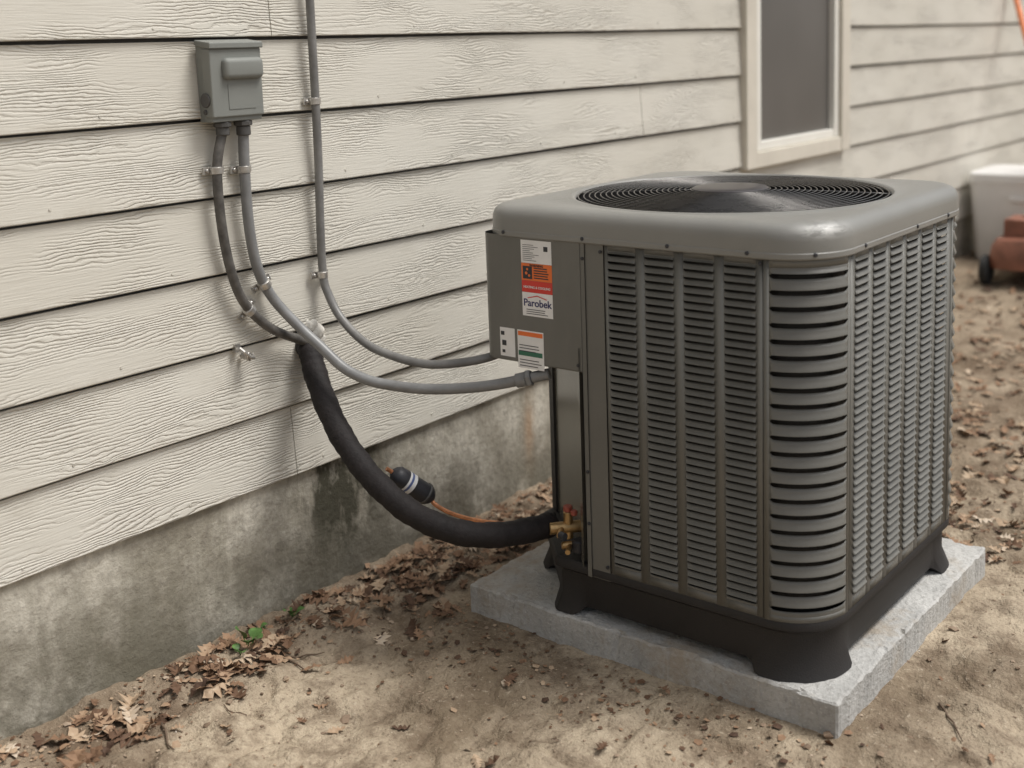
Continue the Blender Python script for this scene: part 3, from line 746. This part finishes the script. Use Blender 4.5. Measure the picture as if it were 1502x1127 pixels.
for k in range(NL):
    for xx in np.arange(.35+.13*(k%3),9,.406):
        if WX0-.05<xx<WX1+.05: continue
        z=Z0+k*E+.022; mb.cyl((xx,.004,z),(xx,-.0003,z),.0033,8)
mb.obj('siding_nails',M['siding'],house)

# ------------------------------------------------------------------ background things
def tub(name,cx,cy,z0,z1,wx,wy,parent,mat,taper=.8,rad=.06):
    rg=[]
    for f,z in ((taper-.03,z0),(taper,z0+.02),(.97,z1-.07),(.985,z1-.05),(1.01,z1-.045),(1.01,z1-.02),(.99,z1),(.9,z1+.016),(.5,z1+.024),(.02,z1+.026)):
        P=rpoly([(cx-wx/2*f,cy-wy/2*f,rad*f),(cx+wx/2*f,cy-wy/2*f,rad*f),(cx+wx/2*f,cy+wy/2*f,rad*f),(cx-wx/2*f,cy+wy/2*f,rad*f)],6); rg.append(R3(P,z))
    V,F=loft(rg); n=len(rg[0]); F.append(tuple(range(n))[::-1]); return mobj(name,V,F,mat,parent,True,35)
bn=empty('plastic_storage_bin'); tub('tub_and_lid',6.93,-.325,.095,.585,.42,.60,bn,M['binw'],.86)
b=MB(); b.box(6.712,6.725,-.46,-.26,.44,.47); bevel(b.obj('grip',M['binw'],bn),.006,3)
mw=empty('lawn_mower')
mx,my=6.42,-.56; g0=.085
mb=MB()
for sx in (-.22,.24):
    for sy in (-.25,.25):
        c=Vector((mx+sx,my+sy,g0+.075))
        mb.tube([c+Vector((0,-.022,0)),c+Vector((0,-.016,0)),c+Vector((0,.016,0)),c+Vector((0,.022,0))],[.062,.075,.075,.062],24)
mb.obj('wheels',M['rubber'],mw,True,40)
mb=MB()
for sx in (-.22,.24):
    for sy in (-.25,.25):
        s=1 if sy>0 else -1; mb.cyl((mx+sx,my+sy,g0+.075),(mx+sx,my+sy+s*.026,g0+.075),.035,16,.003)
mb.obj('wheel_hubs',M['metal'],mw,True,40)
rg=[]
for f,z in ((1,.09),(1.02,.14),(.98,.20),(.9,.235),(.3,.25)):
    rg.append(R3(rpoly([(mx-.27*f,my-.24*f,.08*f),(mx+.27*f,my-.24*f,.08*f),(mx+.27*f,my+.24*f,.08*f),(mx-.27*f,my+.24*f,.08*f)],6),z+g0))
V,F=loft(rg); F.append(tuple(4*len(rg[0])+k for k in range(len(rg[0])))); mobj('deck',V,F,M['mower'],mw,True,40)
mb=MB(); mb.cyl((mx,my,g0+.23),(mx,my,g0+.34),.15,28,.02); mb.cyl((mx,my,g0+.34),(mx,my,g0+.38),.10,24,.015); mb.box(mx-.16,mx+.02,my+.08,my+.19,g0+.23,g0+.33); bevel(mb.obj('engine',M['mower'],mw,True,40),.006)
mb=MB()
for s in (-1,1): mb.tube(spline([(mx+.2,my+s*.2,g0+.16),(mx+.45,my+s*.2,g0+.42),(mx+.75,my+s*.2,g0+.78)],6),.011,12)
mb.tube([(mx+.75,my-.2,g0+.78),(mx+.75,my+.2,g0+.78)],.011,12); mb.obj('handle',M['metal'],mw,True,40)
sh=empty('shovel')
top=Vector((7.47,-.03,1.60)); dirn=(Vector((7.24,-.17,1.33))-top).normalized(); L=(1.60-.10)/-dirn.z; bot=top+dirn*(L*.86); tip=top+dirn*(L*1.0)
mb=MB(); mb.tube([top,bot],.016,14); mb.obj('shaft',M['handle'],sh,True,40)
s=dirn.cross(Vector((0,0,1))).normalized(); up=s.cross(dirn); V=[];F=[]
for i,(t_,w) in enumerate(((0,.03),(.12,.1),(.3,.11),(.6,.10),(.85,.06),(1,.005))):
    c=bot+(tip-bot)*t_
    V+=[c-s*w-up*.02*(w>.05),c-s*w*.5,c+up*.004,c+s*w*.5,c+s*w-up*.02*(w>.05)]
    if i:
        for j in range(4): p=5*(i-1)+j; F.append((p,p+1,p+6,p+5))
mobj('blade',V,F,M['metal'],sh,True)

# ------------------------------------------------------------------ light
el,az=math.radians(62),math.atan2(.5,-.75)
W=bpy.data.worlds.new('World'); S.world=W; W.use_nodes=True; nt=W.node_tree
bg=nt.nodes['Background']; sk=nt.nodes.new('ShaderNodeTexSky'); sk.sky_type='NISHITA'; sk.sun_disc=False; sk.sun_elevation=el; sk.sun_rotation=az; sk.dust_density=4; sk.air_density=1.2
hs=nt.nodes.new('ShaderNodeHueSaturation'); hs.inputs['Saturation'].default_value=.28; nt.links.new(sk.outputs[0],hs.inputs['Color'])
nt.links.new(hs.outputs[0],bg.inputs[0]); bg.inputs[1].default_value=.125
sl=bpy.data.lights.new('sun','SUN'); sl.energy=2.8; sl.angle=math.radians(24); sl.color=(1,.975,.93)
so=link(bpy.data.objects.new('sun',sl)); sd=Vector((math.sin(az)*math.cos(el),math.cos(az)*math.cos(el),math.sin(el))); so.rotation_euler=sd.to_track_quat('Z','Y').to_euler(); so.location=(0,-3,6)
# ------------------------------------------------------------------ camera
yw,pt,rl=math.radians(38.924),math.radians(8.6447),math.radians(-1.9916)
Fw=Vector((math.cos(yw)*math.cos(pt),math.sin(yw)*math.cos(pt),-math.sin(pt))); Rt=Vector((math.sin(yw),-math.cos(yw),0)); Up=Rt.cross(Fw)
R2=Rt*math.cos(rl)+Up*math.sin(rl); U2=-Rt*math.sin(rl)+Up*math.cos(rl)
cd=bpy.data.cameras.new('camera'); co=link(bpy.data.objects.new('camera',cd))
mt=Matrix((( R2.x,U2.x,-Fw.x,0),(R2.y,U2.y,-Fw.y,-2.2298),(R2.z,U2.z,-Fw.z,1.3528),(0,0,0,1))); co.matrix_world=mt
cd.lens=1773.4/1502*36; cd.sensor_width=36; cd.shift_y=-(563.5-340.94)/1502; cd.clip_end=500
cd.dof.use_dof=True; cd.dof.focus_distance=2.7; cd.dof.aperture_fstop=2.2
S.camera=co
S.view_settings.view_transform='Standard'; S.view_settings.look='None'; S.view_settings.exposure=0
